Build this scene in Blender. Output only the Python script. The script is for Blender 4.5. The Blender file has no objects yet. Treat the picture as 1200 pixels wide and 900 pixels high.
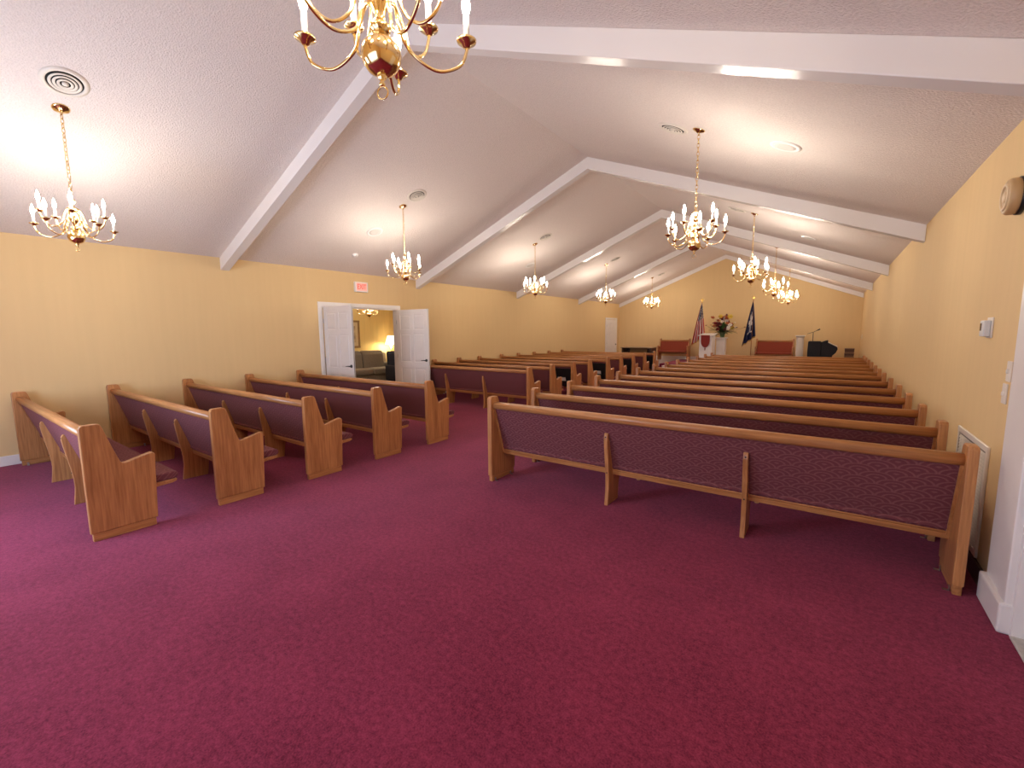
import bpy, bmesh, math, random
from mathutils import Vector, Matrix
random.seed(7)
SC = bpy.context.scene
COL = SC.collection
PI = math.pi

# ------------------------------------------------------------------ camera
F_PX, PITCH, ROLL, YAW, CAM_H = 513.9, 0.1191, -0.0082, 0.6266, 1.6154
cy, sy = math.cos(YAW), math.sin(YAW)
fw = Vector((-sy * math.cos(PITCH), cy * math.cos(PITCH), -math.sin(PITCH)))
r0 = Vector((cy, sy, 0)); u0 = r0.cross(fw)
rt = math.cos(ROLL) * r0 + math.sin(ROLL) * u0
up = -math.sin(ROLL) * r0 + math.cos(ROLL) * u0
cam_d = bpy.data.cameras.new('camera')
cam_d.sensor_fit = 'HORIZONTAL'; cam_d.sensor_width = 36.0
cam_d.lens = 36.0 * F_PX / 1200.0
cam_d.clip_start = 0.05; cam_d.clip_end = 200
cam = bpy.data.objects.new('camera', cam_d); COL.objects.link(cam)
m = Matrix((rt, up, -fw)).transposed().to_4x4(); m.translation = (0, 0, CAM_H)
cam.matrix_world = m
SC.camera = cam

# ------------------------------------------------------------------ light
BULB_STRENGTH = 290.0
BULB_COLOR = (1.0, 0.875, 0.735)
DAY_POWER = 190.0
SC.view_settings.view_transform = 'Standard'
SC.view_settings.look = 'None'
SC.view_settings.gamma = 1.0
SC.view_settings.use_curve_mapping = False
SC.view_settings.exposure = 0.2
SC.cycles.use_denoising = True
SC.cycles.max_bounces = 10
SC.cycles.diffuse_bounces = 6
SC.cycles.sample_clamp_indirect = 8.0
SC.cycles.caustics_reflective = False
SC.cycles.caustics_refractive = False
wd = bpy.data.worlds.new('sky'); SC.world = wd; wd.use_nodes = True
wd.node_tree.nodes['Background'].inputs[0].default_value = (0.62, 0.74, 1.0, 1)
wd.node_tree.nodes['Background'].inputs[1].default_value = 1.2


def area(name, loc, rot, sx, sy_, power, color):
    d = bpy.data.lights.new(name, 'AREA'); d.shape = 'RECTANGLE'; d.size = sx; d.size_y = sy_
    d.energy = power; d.color = color
    o = bpy.data.objects.new(name, d); COL.objects.link(o); o.location = loc; o.rotation_euler = rot
    return o


# cool daylight from area lamps outside the windows added behind the camera
area('daylight_area', (-1.6, -1.22, 1.35), (PI / 2, 0, 0), 2.6, 1.9, DAY_POWER * .2, (0.55, 0.72, 1.0))
area('daylight_area', (-5.1, -1.22, 1.4), (PI / 2, 0, 0), 1.6, 1.5, DAY_POWER * .85, (0.55, 0.72, 1.0))

# ------------------------------------------------------------------ materials
MATS = {}


def mat(name, color, rough=0.5, metal=0.0, spec=0.5, emit=None, estr=0.0, bump=None, vary=None, sheen=0):
    """plain procedural material: colour, optional noise variation (scale, amount, stretch) and bump (scale, strength)"""
    if name in MATS: return MATS[name]
    mt = bpy.data.materials.new(name); mt.use_nodes = True
    nt = mt.node_tree; b = nt.nodes['Principled BSDF']
    b.inputs['Base Color'].default_value = (*color, 1)
    b.inputs['Roughness'].default_value = rough
    b.inputs['Metallic'].default_value = metal
    b.inputs['Specular IOR Level'].default_value = spec
    if sheen:
        b.inputs['Sheen Weight'].default_value = sheen; b.inputs['Sheen Roughness'].default_value = .5
    if emit:
        b.inputs['Emission Color'].default_value = (*emit, 1); b.inputs['Emission Strength'].default_value = estr
    if vary or bump:
        tc = nt.nodes.new('ShaderNodeTexCoord')
    if vary:
        sc, amt, st = vary
        mp = nt.nodes.new('ShaderNodeMapping'); mp.inputs['Scale'].default_value = st
        nt.links.new(tc.outputs['Object'], mp.inputs[0])
        nz = nt.nodes.new('ShaderNodeTexNoise'); nz.inputs['Scale'].default_value = sc; nz.inputs['Detail'].default_value = 5
        nt.links.new(mp.outputs[0], nz.inputs['Vector'])
        rp = nt.nodes.new('ShaderNodeValToRGB')
        rp.color_ramp.elements[0].position = .3; rp.color_ramp.elements[1].position = .7
        rp.color_ramp.elements[0].color = (*[c * (1 - amt) for c in color], 1)
        rp.color_ramp.elements[1].color = (*[min(1, c * (1 + amt)) for c in color], 1)
        nt.links.new(nz.outputs['Fac'], rp.inputs[0]); nt.links.new(rp.outputs[0], b.inputs['Base Color'])
    if bump:
        sc, stg = bump
        nz = nt.nodes.new('ShaderNodeTexNoise'); nz.inputs['Scale'].default_value = sc; nz.inputs['Detail'].default_value = 3
        nt.links.new(tc.outputs['Object'], nz.inputs['Vector'])
        bp = nt.nodes.new('ShaderNodeBump'); bp.inputs['Strength'].default_value = stg; bp.inputs['Distance'].default_value = .01
        nt.links.new(nz.outputs['Fac'], bp.inputs['Height']); nt.links.new(bp.outputs[0], b.inputs['Normal'])
    MATS[name] = mt
    return mt


def wood(name, dark, light, stretch, rough=0.32):
    """oak: long grain streaks plus broad figure, stretched along one axis"""
    mt = bpy.data.materials.new(name); mt.use_nodes = True
    nt = mt.node_tree; b = nt.nodes['Principled BSDF']; b.inputs['Roughness'].default_value = rough
    tc = nt.nodes.new('ShaderNodeTexCoord'); oi = nt.nodes.new('ShaderNodeObjectInfo')
    add = nt.nodes.new('ShaderNodeVectorMath'); add.operation = 'MULTIPLY_ADD'
    add.inputs[1].default_value = (7.1, 3.3, 5.7)
    nt.links.new(oi.outputs['Random'], add.inputs[0]); nt.links.new(tc.outputs['Object'], add.inputs[2])
    mp = nt.nodes.new('ShaderNodeMapping'); mp.inputs['Scale'].default_value = stretch
    nt.links.new(add.outputs[0], mp.inputs[0])
    n1 = nt.nodes.new('ShaderNodeTexNoise'); n1.inputs['Scale'].default_value = 70; n1.inputs['Detail'].default_value = 6
    n2 = nt.nodes.new('ShaderNodeTexNoise'); n2.inputs['Scale'].default_value = 7; n2.inputs['Detail'].default_value = 3
    n2.inputs['Distortion'].default_value = 1.2
    nt.links.new(mp.outputs[0], n1.inputs['Vector']); nt.links.new(mp.outputs[0], n2.inputs['Vector'])
    mx = nt.nodes.new('ShaderNodeMath'); mx.operation = 'MULTIPLY_ADD'; mx.inputs[1].default_value = .55
    hf = nt.nodes.new('ShaderNodeMath'); hf.operation = 'MULTIPLY'; hf.inputs[1].default_value = .45
    nt.links.new(n2.outputs['Fac'], hf.inputs[0]); nt.links.new(n1.outputs['Fac'], mx.inputs[0]); nt.links.new(hf.outputs[0], mx.inputs[2])
    rp = nt.nodes.new('ShaderNodeValToRGB')
    rp.color_ramp.elements[0].position = .34; rp.color_ramp.elements[1].position = .66
    rp.color_ramp.elements[0].color = (*dark, 1); rp.color_ramp.elements[1].color = (*light, 1)
    nt.links.new(mx.outputs[0], rp.inputs[0]); nt.links.new(rp.outputs[0], b.inputs['Base Color'])
    bp = nt.nodes.new('ShaderNodeBump'); bp.inputs['Strength'].default_value = .08; bp.inputs['Distance'].default_value = .004
    nt.links.new(n1.outputs['Fac'], bp.inputs['Height']); nt.links.new(bp.outputs[0], b.inputs['Normal'])
    return mt


def fabric(name, base, hi, s=.19, h=.058):
    """woven upholstery with a fish-scale pattern of concentric arcs (u = local x, v = local z + y)"""
    mt = bpy.data.materials.new(name); mt.use_nodes = True
    nt = mt.node_tree; b = nt.nodes['Principled BSDF']; b.inputs['Roughness'].default_value = .85
    b.inputs['Sheen Weight'].default_value = .25; b.inputs['Sheen Roughness'].default_value = .4
    b.inputs['Sheen Tint'].default_value = (.8, .45, .5, 1)
    b.inputs['Specular IOR Level'].default_value = .2
    tc = nt.nodes.new('ShaderNodeTexCoord'); sp = nt.nodes.new('ShaderNodeSeparateXYZ')
    nt.links.new(tc.outputs['Object'], sp.inputs[0])

    def M(op, a, b_=None, c=None):
        n = nt.nodes.new('ShaderNodeMath'); n.operation = op
        for i, v in enumerate((a, b_, c)):
            if v is None: continue
            if isinstance(v, (int, float)): n.inputs[i].default_value = v
            else: nt.links.new(v, n.inputs[i])
        return n.outputs[0]
    v = M('DIVIDE', M('SUBTRACT', sp.outputs['Z'], sp.outputs['Y']), h)
    row = M('FLOOR', v); fv = M('FRACT', v)
    par = M('MULTIPLY', M('FRACT', M('MULTIPLY', row, .5)), 1.0)
    uu = M('FRACT', M('ADD', M('DIVIDE', sp.outputs['X'], s), par))
    dx = M('MULTIPLY', M('SUBTRACT', uu, .5), 2.0)
    d = M('SQRT', M('ADD', M('POWER', M('ABSOLUTE', dx), 2.0), M('POWER', M('MULTIPLY', fv, .95), 2.0)))
    ring = M('SINE', M('MULTIPLY', d, 15.0))
    fac = M('SMOOTH_MIN', M('MAXIMUM', M('SUBTRACT', ring, .1), 0.0), 1.0, .1)
    nz = nt.nodes.new('ShaderNodeTexNoise'); nz.inputs['Scale'].default_value = 160; nz.inputs['Detail'].default_value = 2
    nt.links.new(tc.outputs['Object'], nz.inputs['Vector'])
    fac2 = M('MULTIPLY', fac, M('MULTIPLY_ADD', nz.outputs['Fac'], 1.2, .1))
    mix = nt.nodes.new('ShaderNodeMix'); mix.data_type = 'RGBA'
    mix.inputs[6].default_value = (*base, 1); mix.inputs[7].default_value = (*hi, 1)
    nt.links.new(fac2, mix.inputs[0]); nt.links.new(mix.outputs[2], b.inputs['Base Color'])
    bp = nt.nodes.new('ShaderNodeBump'); bp.inputs['Strength'].default_value = .15; bp.inputs['Distance'].default_value = .003
    nt.links.new(nz.outputs['Fac'], bp.inputs['Height']); nt.links.new(bp.outputs[0], b.inputs['Normal'])
    return mt


def carpet(name):
    mt = bpy.data.materials.new(name); mt.use_nodes = True
    nt = mt.node_tree; b = nt.nodes['Principled BSDF']; b.inputs['Roughness'].default_value = .95
    b.inputs['Specular IOR Level'].default_value = .1
    b.inputs['Sheen Weight'].default_value = .35; b.inputs['Sheen Roughness'].default_value = .45
    b.inputs['Sheen Tint'].default_value = (.75, .35, .5, 1)
    tc = nt.nodes.new('ShaderNodeTexCoord')
    outs = []
    for sc, det in ((120, 3), (34, 5), (1.6, 5)):
        n = nt.nodes.new('ShaderNodeTexNoise'); n.inputs['Scale'].default_value = sc; n.inputs['Detail'].default_value = det
        n.inputs['Roughness'].default_value = .65
        nt.links.new(tc.outputs['Object'], n.inputs['Vector']); outs.append(n.outputs['Fac'])

    def M(op, a, b_):
        n = nt.nodes.new('ShaderNodeMath'); n.operation = op
        for i, v in enumerate((a, b_)):
            if isinstance(v, (int, float)): n.inputs[i].default_value = v
            else: nt.links.new(v, n.inputs[i])
        return n.outputs[0]
    f = M('ADD', M('ADD', M('MULTIPLY', outs[0], .42), M('MULTIPLY', outs[1], .38)), M('MULTIPLY', outs[2], .2))
    rp = nt.nodes.new('ShaderNodeValToRGB')
    rp.color_ramp.elements[0].position = .40; rp.color_ramp.elements[1].position = .60
    rp.color_ramp.elements[0].color = (0.112, 0.008, 0.024, 1); rp.color_ramp.elements[1].color = (0.275, 0.032, 0.074, 1)
    nt.links.new(f, rp.inputs[0]); nt.links.new(rp.outputs[0], b.inputs['Base Color'])
    bp = nt.nodes.new('ShaderNodeBump'); bp.inputs['Strength'].default_value = .5; bp.inputs['Distance'].default_value = .006
    nt.links.new(f, bp.inputs['Height']); nt.links.new(bp.outputs[0], b.inputs['Normal'])
    return mt


OAK_D, OAK_L = (0.31, 0.118, 0.038), (0.58, 0.27, 0.10)
oak_x = wood('oak_long', OAK_D, OAK_L, (.05, 1, 1))
oak_y = wood('oak_depth', OAK_D, OAK_L, (1, .06, 1))
oak_z = wood('oak_upright', OAK_D, OAK_L, (1, 1, .06))
walnut = wood('dark_wood', (0.035, 0.014, 0.008), (0.075, 0.030, 0.016), (.06, 1, 1), .35)
fab = fabric('burgundy_fabric', (0.145, 0.040, 0.048), (0.25, 0.10, 0.10))
fab_warm_lit = fabric('warm_lit_fabric', (0.24, 0.045, 0.025), (0.32, 0.075, 0.04))  # pew upholstery shifted to orange-red, warm platform light put into the colour
floor_m = carpet('burgundy_carpet')
wall_m = mat('yellow_wallpaper', (0.72, 0.52, 0.268), .75, spec=.25, vary=(3.0, .015, (4, 4, .25)), bump=(60, .05))
ceil_m = mat('popcorn_ceiling', (0.79, 0.71, 0.665), .95, spec=.1, bump=(70, 1.0), vary=(70, .06, (1, 1, 1)))
beam_m = mat('gloss_white_beam', (0.82, 0.785, 0.765), .24, spec=.5)
white_m = mat('white_paint', (0.80, 0.77, 0.75), .35, vary=(5, .02, (1, 1, 1)))
plastic = mat('ivory_plastic', (0.74, 0.68, 0.60), .4)
grey_pl = mat('grey_plastic', (0.42, 0.42, 0.42), .4)
brass = mat('polished_brass', (0.88, 0.66, 0.32), .13, metal=1.0)
candle_m = mat('candle_sleeve', (0.75, 0.73, 0.70), .5)
bulb_m = mat('lit_bulb', (1, .95, .85), .3, emit=BULB_COLOR, estr=BULB_STRENGTH)
black_m = mat('black_metal', (0.012, 0.012, 0.013), .4)
blackcloth = mat('black_cloth', (0.010, 0.011, 0.017), .8, bump=(25, .4))
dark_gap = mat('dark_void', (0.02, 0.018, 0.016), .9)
gold = mat('gold_trim', (0.80, 0.52, 0.12), .3, metal=1.0)
sofa_m = mat('taupe_upholstery', (0.20, 0.165, 0.125), .9, vary=(30, .12, (1, 1, 1)))
navy_m = mat('navy_upholstery', (0.018, 0.022, 0.04), .8)
steel = mat('brushed_steel', (0.6, 0.6, 0.58), .35, metal=1.0)

# ------------------------------------------------------------------ mesh helpers


def B():
    return bmesh.new()


def box(bm, x0, x1, y0, y1, z0, z1, bev=0.0, seg=2):
    """axis-aligned box added to bm, optionally bevelled"""
    t = bmesh.new()
    vs = [t.verts.new((x, y, z)) for x in (x0, x1) for y in (y0, y1) for z in (z0, z1)]
    for f in ((0, 1, 3, 2), (4, 6, 7, 5), (0, 4, 5, 1), (2, 3, 7, 6), (0, 2, 6, 4), (1, 5, 7, 3)):
        t.faces.new([vs[i] for i in f])
    if bev: bmesh.ops.bevel(t, geom=t.edges[:], offset=bev, segments=seg, affect='EDGES', profile=.5)
    merge(bm, t)


def merge(bm, t):
    me = bpy.data.meshes.new('tmp'); t.to_mesh(me); t.free(); bm.from_mesh(me); bpy.data.meshes.remove(me)


def prism(bm, pts, axis, a, b, bev=0.0, seg=2):
    """polygon pts extruded along axis from a to b; pts are in the two other axes (in xyz order)"""
    t = bmesh.new()

    def P(p, v):
        return {'x': (v, p[0], p[1]), 'y': (p[0], v, p[1]), 'z': (p[0], p[1], v)}[axis]
    A = [t.verts.new(P(p, a)) for p in pts]; Bv = [t.verts.new(P(p, b)) for p in pts]
    n = len(pts)
    f1 = t.faces.new(A); f2 = t.faces.new(list(reversed(Bv)))
    for i in range(n): t.faces.new((A[(i + 1) % n], A[i], Bv[i], Bv[(i + 1) % n]))
    bmesh.ops.recalc_face_normals(t, faces=t.faces[:])
    if bev:
        es = set(f1.edges[:]) | set(f2.edges[:])
        bmesh.ops.bevel(t, geom=list(es), offset=bev, segments=seg, affect='EDGES', profile=.5)
    merge(bm, t)


def lathe(bm, prof, n=24, o=(0, 0, 0), smooth=True, axis='z'):
    """revolve (r, h) profile about an axis through o"""
    def P(r, h, k):
        a = 2 * PI * k / n; c, s = r * math.cos(a), r * math.sin(a)
        v = {'z': (c, s, h), 'x': (h, c, s), 'y': (c, h, s)}[axis]
        return (v[0] + o[0], v[1] + o[1], v[2] + o[2])
    t = bmesh.new(); rings = []
    for r, h in prof:
        rings.append([t.verts.new(P(0, h, 0))] if r < 1e-6 else [t.verts.new(P(r, h, k)) for k in range(n)])
    for R0, R1 in zip(rings[:-1], rings[1:]):
        for k in range(n):
            k2 = (k + 1) % n
            a = [R0[0]] if len(R0) == 1 else [R0[k], R0[k2]]
            b = [R1[0]] if len(R1) == 1 else [R1[k2], R1[k]]
            if len(a) + len(b) >= 3: t.faces.new(a + b)
    bmesh.ops.recalc_face_normals(t, faces=t.faces[:])
    if smooth:
        for f in t.faces: f.smooth = True
    merge(bm, t)


def tube(bm, pts, r, n=8, caps=True):
    """round tube along a list of points; r is a number or a list"""
    t = bmesh.new(); pts = [Vector(p) for p in pts]; rings = []
    rs = r if isinstance(r, (list, tuple)) else [r] * len(pts)
    ref = None
    for i, p in enumerate(pts):
        d = (pts[min(i + 1, len(pts) - 1)] - pts[max(i - 1, 0)]).normalized()
        if ref is None:
            ref = Vector((0, 0, 1)) if abs(d.z) < .9 else Vector((1, 0, 0))
        a = d.cross(ref).normalized(); b = d.cross(a).normalized(); ref = -b if b.dot(ref) < 0 else b
        a = d.cross(ref).normalized(); b = ref
        rings.append([t.verts.new(p + (a * math.cos(2 * PI * k / n) + b * math.sin(2 * PI * k / n)) * rs[i]) for k in range(n)])
    for R0, R1 in zip(rings[:-1], rings[1:]):
        for k in range(n): t.faces.new((R0[k], R0[(k + 1) % n], R1[(k + 1) % n], R1[k]))
    if caps:
        t.faces.new(rings[0]); t.faces.new(rings[-1])
    bmesh.ops.recalc_face_normals(t, faces=t.faces[:])
    for f in t.faces: f.smooth = True
    merge(bm, t)


def torus(bm, R, r, o, rot=None, N=20, n=8):
    t = bmesh.new(); rings = []
    for i in range(N):
        a = 2 * PI * i / N
        rings.append([t.verts.new(((R + r * math.cos(2 * PI * k / n)) * math.cos(a), (R + r * math.cos(2 * PI * k / n)) * math.sin(a), r * math.sin(2 * PI * k / n))) for k in range(n)])
    for i in range(N):
        for k in range(n):
            t.faces.new((rings[i][k], rings[(i + 1) % N][k], rings[(i + 1) % N][(k + 1) % n], rings[i][(k + 1) % n]))
    for f in t.faces: f.smooth = True
    if rot is not None: bmesh.ops.transform(t, matrix=rot.to_4x4(), verts=t.verts[:])
    bmesh.ops.translate(t, vec=o, verts=t.verts[:])
    merge(bm, t)


def obj(name, bm, material, parent=None, loc=None, rot=None, label=None):
    me = bpy.data.meshes.new(name); bm.to_mesh(me); bm.free()
    if isinstance(material, (list, tuple)):
        for x in material: me.materials.append(x)
    else: me.materials.append(material)
    o = bpy.data.objects.new(name, me); COL.objects.link(o)
    if parent: o.parent = parent
    if loc: o.location = loc
    if rot: o.rotation_euler = rot
    if label: o['label'] = label
    return o


def tag(o, label, cat=None, group=None, kind=None):
    o['label'] = label
    if cat: o['category'] = cat
    if group: o['group'] = group
    if kind: o['kind'] = kind
    return o


def thing(name, label, cat, loc=(0, 0, 0), rot=(0, 0, 0), group=None):
    o = bpy.data.objects.new(name, None); COL.objects.link(o)
    o.empty_display_size = .1; o.location = loc; o.rotation_euler = rot
    return tag(o, label, cat, group)


def copy_tree(o, parent=None):
    c = o.copy(); COL.objects.link(c)
    if parent: c.parent = parent
    for ch in list(o.children): copy_tree(ch, c)
    return c


def struct(name, bm, material, label, parent=None):
    o = obj(name, bm, material, parent)
    if not parent: tag(o, label, name.split('_')[0], kind='structure')
    return o


ORD = ['first', 'second', 'third', 'fourth', 'fifth', 'sixth', 'seventh', 'eighth', 'ninth', 'tenth', 'eleventh', 'twelfth', 'thirteenth']

# ------------------------------------------------------------------ room shell
XL, XR = -8.25, 0.862
YB, YF = -1.1, 20.2            # wall behind the camera, far end wall
ZE = 2.866                     # eaves
XM = (XL + XR) / 2
SL = 0.398
ZR = ZE + SL * (XM - XL)       # ridge
T = .13


def cz(x):
    return ZE + SL * (x - XL) if x < XM else ZE + SL * (XR - x)


bm = B(); box(bm, XL - T, XR + T, YB - T, YF + T, -.12, 0)
struct('floor', bm, floor_m, 'burgundy wall-to-wall carpet of the chapel')

bm = B()
prism(bm, [(XL - T, ZE - SL * T), (XM, ZR), (XR + T, ZE - SL * T), (XR + T, ZE - SL * T + .12), (XM, ZR + .12), (XL - T, ZE - SL * T + .12)], 'y', YB - T, YF + T)
struct('ceiling', bm, ceil_m, 'vaulted popcorn-textured ceiling with a central ridge')


def wall_x(name, x0, x1, y0, y1, ztop, holes, label, material=wall_m):
    """wall along y between x0 and x1 with rectangular holes (ya, yb, za, zb)"""
    bm = B(); y = y0
    for ya, yb, za, zb in sorted(holes):
        box(bm, x0, x1, y, ya, 0, ztop)
        if za > 0: box(bm, x0, x1, ya, yb, 0, za)
        box(bm, x0, x1, ya, yb, zb, ztop)
        y = yb
    box(bm, x0, x1, y, y1, 0, ztop)
    return struct(name, bm, material, label)


DY0, DY1, DZ = 4.95, 6.84, 2.15        # double door opening in the left wall
wall_x('wall_left', XL - T, XL, YB, YF, ZE, [(DY0, DY1, 0, DZ)], 'long yellow papered wall with the open double doors')
RY0, RY1, RZ = 2.25, 3.27, 2.15        # doorway in the right wall
wall_x('wall_right', XR, XR + T, YB, YF, ZE, [(RY0, RY1, 0, RZ)], 'yellow papered wall with thermostat and switches')
bm = B(); prism(bm, [(XL - T, 0), (XR + T, 0), (XR + T, ZE - .03), (XM, ZR + .02), (XL - T, ZE - .03)], 'y', YF, YF + T)
struct('wall_front', bm, wall_m, 'far gable end wall in yellow paper behind the platform')
bm = B()
WIN = [(-5.9, -4.3, .65, 2.15), (-2.9, -.3, .15, 2.15)]  # unseen window openings, added so the cool daylight has a source
xs = XL - T
for a, b_, z0, z1 in WIN:
    prism(bm, [(xs, 0), (a, 0), (a, cz(a) + .02), (xs, cz(max(xs, XL)) + .02)], 'y', YB - T, YB)
    box(bm, a, b_, YB - T, YB, 0, z0); box(bm, a, b_, YB - T, YB, z1, cz(a))
    pts = [(a, cz(a)), (b_, cz(a)), (b_, cz(b_))] if b_ < XM else [(a, cz(a)), (b_, cz(a)), (b_, cz(b_) + .02), (XM, ZR + .02)]
    prism(bm, pts, 'y', YB - T, YB); xs = b_
prism(bm, [(xs, 0), (XR + T, 0), (XR + T, ZE), (xs, cz(xs) + .02)], 'y', YB - T, YB)
struct('wall_back', bm, wall_m, 'yellow entrance wall behind the viewer, its windows added for daylight')
glass = bpy.data.materials.new('window_glass'); glass.use_nodes = True
gn = glass.node_tree; gmix = gn.nodes.new('ShaderNodeMixShader'); gmix.inputs[0].default_value = .06
gn.links.new(gn.nodes.new('ShaderNodeBsdfTransparent').outputs[0], gmix.inputs[1])
gn.links.new(gn.nodes.new('ShaderNodeBsdfGlossy').outputs[0], gmix.inputs[2])
gn.links.new(gmix.outputs[0], gn.nodes['Material Output'].inputs[0])
for i, (a, b_, z0, z1) in enumerate(WIN):
    bm = B()
    for q in (a, (a + b_) / 2 - .03, b_ - .06): box(bm, q, q + .06, YB - .1, YB - .03, z0, z1)
    for q in (z0, z1 - .06): box(bm, a, b_, YB - .1, YB - .03, q, q + .06)
    w_ = struct('window_%d' % (i + 1), bm, white_m, 'unseen white framed window added for daylight in the entrance wall')
    for q in (a + .06, (a + b_) / 2 + .03):
        bm = B(); box(bm, q, q + (b_ - a) / 2 - .09, YB - .068, YB - .062, z0 + .06, z1 - .06); obj('pane', bm, glass, w_)

# beams: glossy white, one per bay line
BY = [3.2, 7.44, 11.68, 15.95]
BD, BW = .2, .135
for i, y in enumerate(BY + [YF - .06]):
    d, w = (BD, BW) if i < 4 else (.16, .06)
    bm = B()
    prism(bm, [(XL, ZE), (XM, ZR), (XR, ZE), (XR, ZE - d), (XM, ZR - d), (XL, ZE - d)], 'y', y, y + w, bev=.006)
    struct('trim_%d' % (i + 1), bm, beam_m, ['white boxed ceiling beam nearest the camera, behind the top chandelier', 'second white ceiling beam, meeting left wall past the doors', 'third white ceiling beam from the camera', 'fourth white ceiling beam, last before the end wall', 'white raking trim along the top of the end wall'][i])

# baseboards
bm = B()
for a, b_ in ((YB, DY0 - .09), (DY1 + .09, 18.5), (19.95, YF)): box(bm, XL, XL + .018, a, b_, 0, .125, .004, 1)
struct('baseboard_left', bm, white_m, 'white baseboard along the left wall')
bm = B()
for a, b_ in ((YB, RY0 - .2), (RY1 + .39, YF)): box(bm, XR - .018, XR, a, b_, 0, .12, .004, 1)
struct('baseboard_right', bm, mat('dark_baseboard', (.06, .03, .025), .6), 'dark baseboard strip along the right wall')
bm = B(); box(bm, XL + .02, XR, YF - .02, YF, 0, .33 + .14, .004, 1)
struct('baseboard_front', bm, white_m, 'white baseboard along the far end wall')

# door casings
bm = B()
for y0, y1 in ((DY0 - .08, DY0), (DY1, DY1 + .08)): box(bm, XL - .002, XL + .02, y0, y1, 0, DZ + .08, .004, 1)
box(bm, XL - .003, XL + .022, DY0 - .082, DY1 + .082, DZ, DZ + .083, .004, 1)
for y0, y1 in ((DY0, DY0 + .02), (DY1 - .02, DY1)): box(bm, XL - T, XL, y0, y1, 0, DZ)
box(bm, XL - T + .001, XL - .001, DY0 + .02, DY1 - .02, DZ - .02, DZ)
struct('trim_6', bm, white_m, 'white casing around the open double doors')
bm = B()
box(bm, XR - .022, XR + .01, RY1 + .10, RY1 + .37, 0, RZ + .2, .006, 2)
box(bm, XR - .03, XR + .01, RY1, RY1 + .13, 0, RZ + .201, .006, 2)
box(bm, XR - .05, XR + .01, RY1 - .01, RY1 + .39, 0, .17, .012, 2)
box(bm, XR, XR + T, RY1 - .03, RY1 + .001, 0, RZ)
box(bm, XR - .022, XR + .01, RY0 - .2, RY0, 0, RZ + .2, .006, 2)
box(bm, XR - .022, XR + .01, RY0 - .2, RY1 + .37, RZ, RZ + .199, .006, 2)
struct('trim_7', bm, white_m, 'white door casing with plinth block beside the nearest right pew')
bm = B(); box(bm, XR - .005, XR + T + .05, RY0, RY1 - .03, 0, .015, .004, 1)
struct('trim_8', bm, mat('worn_threshold', (.5, .48, .44), .6, vary=(20, .2, (1, 1, 1))), 'worn pale threshold strip in the right doorway')


# ------------------------------------------------------------------ six-panel doors
def panel_door(name, w, h, handle=True, hside=1):
    """leaf in local x 0..w (hinge at 0), thickness along y, front towards -y; parts: panels, handle, hinges"""
    t = .04
    bm = B()
    st, mid = .11, .09
    rails = [(0, .2), (.78, .93), (1.58 * h / 2.13, 1.68 * h / 2.13), (h - .12, h)]
    box(bm, 0, w, -t / 2 + .012, t / 2 - .012, 0, h)
    for x0, x1 in ((0, st), (w / 2 - mid / 2, w / 2 + mid / 2), (w - st, w)): box(bm, x0, x1, -t / 2, t / 2, 0, h, .004, 1)
    for z0, z1 in rails: box(bm, .001, w - .001, -t / 2 + .0012, t / 2 - .0012, max(z0, .001), min(z1, h - .001), .004, 1)
    o = struct(name, bm, white_m, '')
    for (z0, z1) in zip([r[1] for r in rails[:-1]], [r[0] for r in rails[1:]]):
        for x0, x1 in ((st, w / 2 - mid / 2), (w / 2 + mid / 2, w - st)):
            bm = B(); box(bm, x0 + .022, x1 - .022, -t / 2 + .003, t / 2 - .003, z0 + .022, z1 - .022, .008, 1)
            obj('panel', bm, white_m, o)
    if handle:
        bm = B()
        for s in (-1, 1):
            lathe(bm, [(0, s * t / 2), (.032, s * t / 2), (.03, s * (t / 2 + .012)), (.011, s * (t / 2 + .014)), (.011, s * (t / 2 + .05)), (0, s * (t / 2 + .052))], 16, (w - .07, 0, .97), axis='y')
            tube(bm, [(w - .07, s * (t / 2 + .045), .97), (w - .12, s * (t / 2 + .048), .972), (w - .19, s * (t / 2 + .045), .965)], [.011, .009, .007], 8)
        obj('door_handle', bm, black_m, o)
    for z in (.25, h / 2, h - .28):
        bm = B(); box(bm, -.008, .012, -t / 2 - .006, -t / 2 + .002, z - .045, z + .045); obj('hinge', bm, steel, o)
    return o


LW = .93
d = panel_door('door_1', LW, DZ - .03)
d.location = (XL + .025, DY0 + .035, .012); d.rotation_euler = (0, 0, math.radians(0))
tag(d, 'white six-panel door leaf swung into the chapel, left of the opening', 'door')
d = panel_door('door_2', LW, DZ - .03)
d.location = (XL + .025, DY1 - .03, .012); d.rotation_euler = (0, 0, math.radians(7))
tag(d, 'white six-panel door leaf swung open, right of the opening', 'door')
d = panel_door('door_3', 1.1, 2.1)
d.location = (XL + .015, 18.68, .012); d.rotation_euler = (0, 0, PI / 2)
tag(d, 'closed white panel door in the far left corner', 'door')
bm = B()
for y0, y1 in ((18.59, 18.67), (19.79, 19.87)): box(bm, XL, XL + .03, y0, y1, 0, 2.2, .004, 1)
box(bm, XL, XL + .032, 18.588, 19.872, 2.125, 2.203, .004, 1)
struct('trim_9', bm, white_m, 'white casing of the closed door in the far left corner')
d = panel_door('door_4', RY1 - RY0 - .06, RZ - .03)
d.location = (XR + T - .03, RY1 - .035, .018); d.rotation_euler = (0, 0, -PI / 2)
tag(d, 'white panel door closed in the right doorway', 'door')

# ------------------------------------------------------------------ pews


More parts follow.
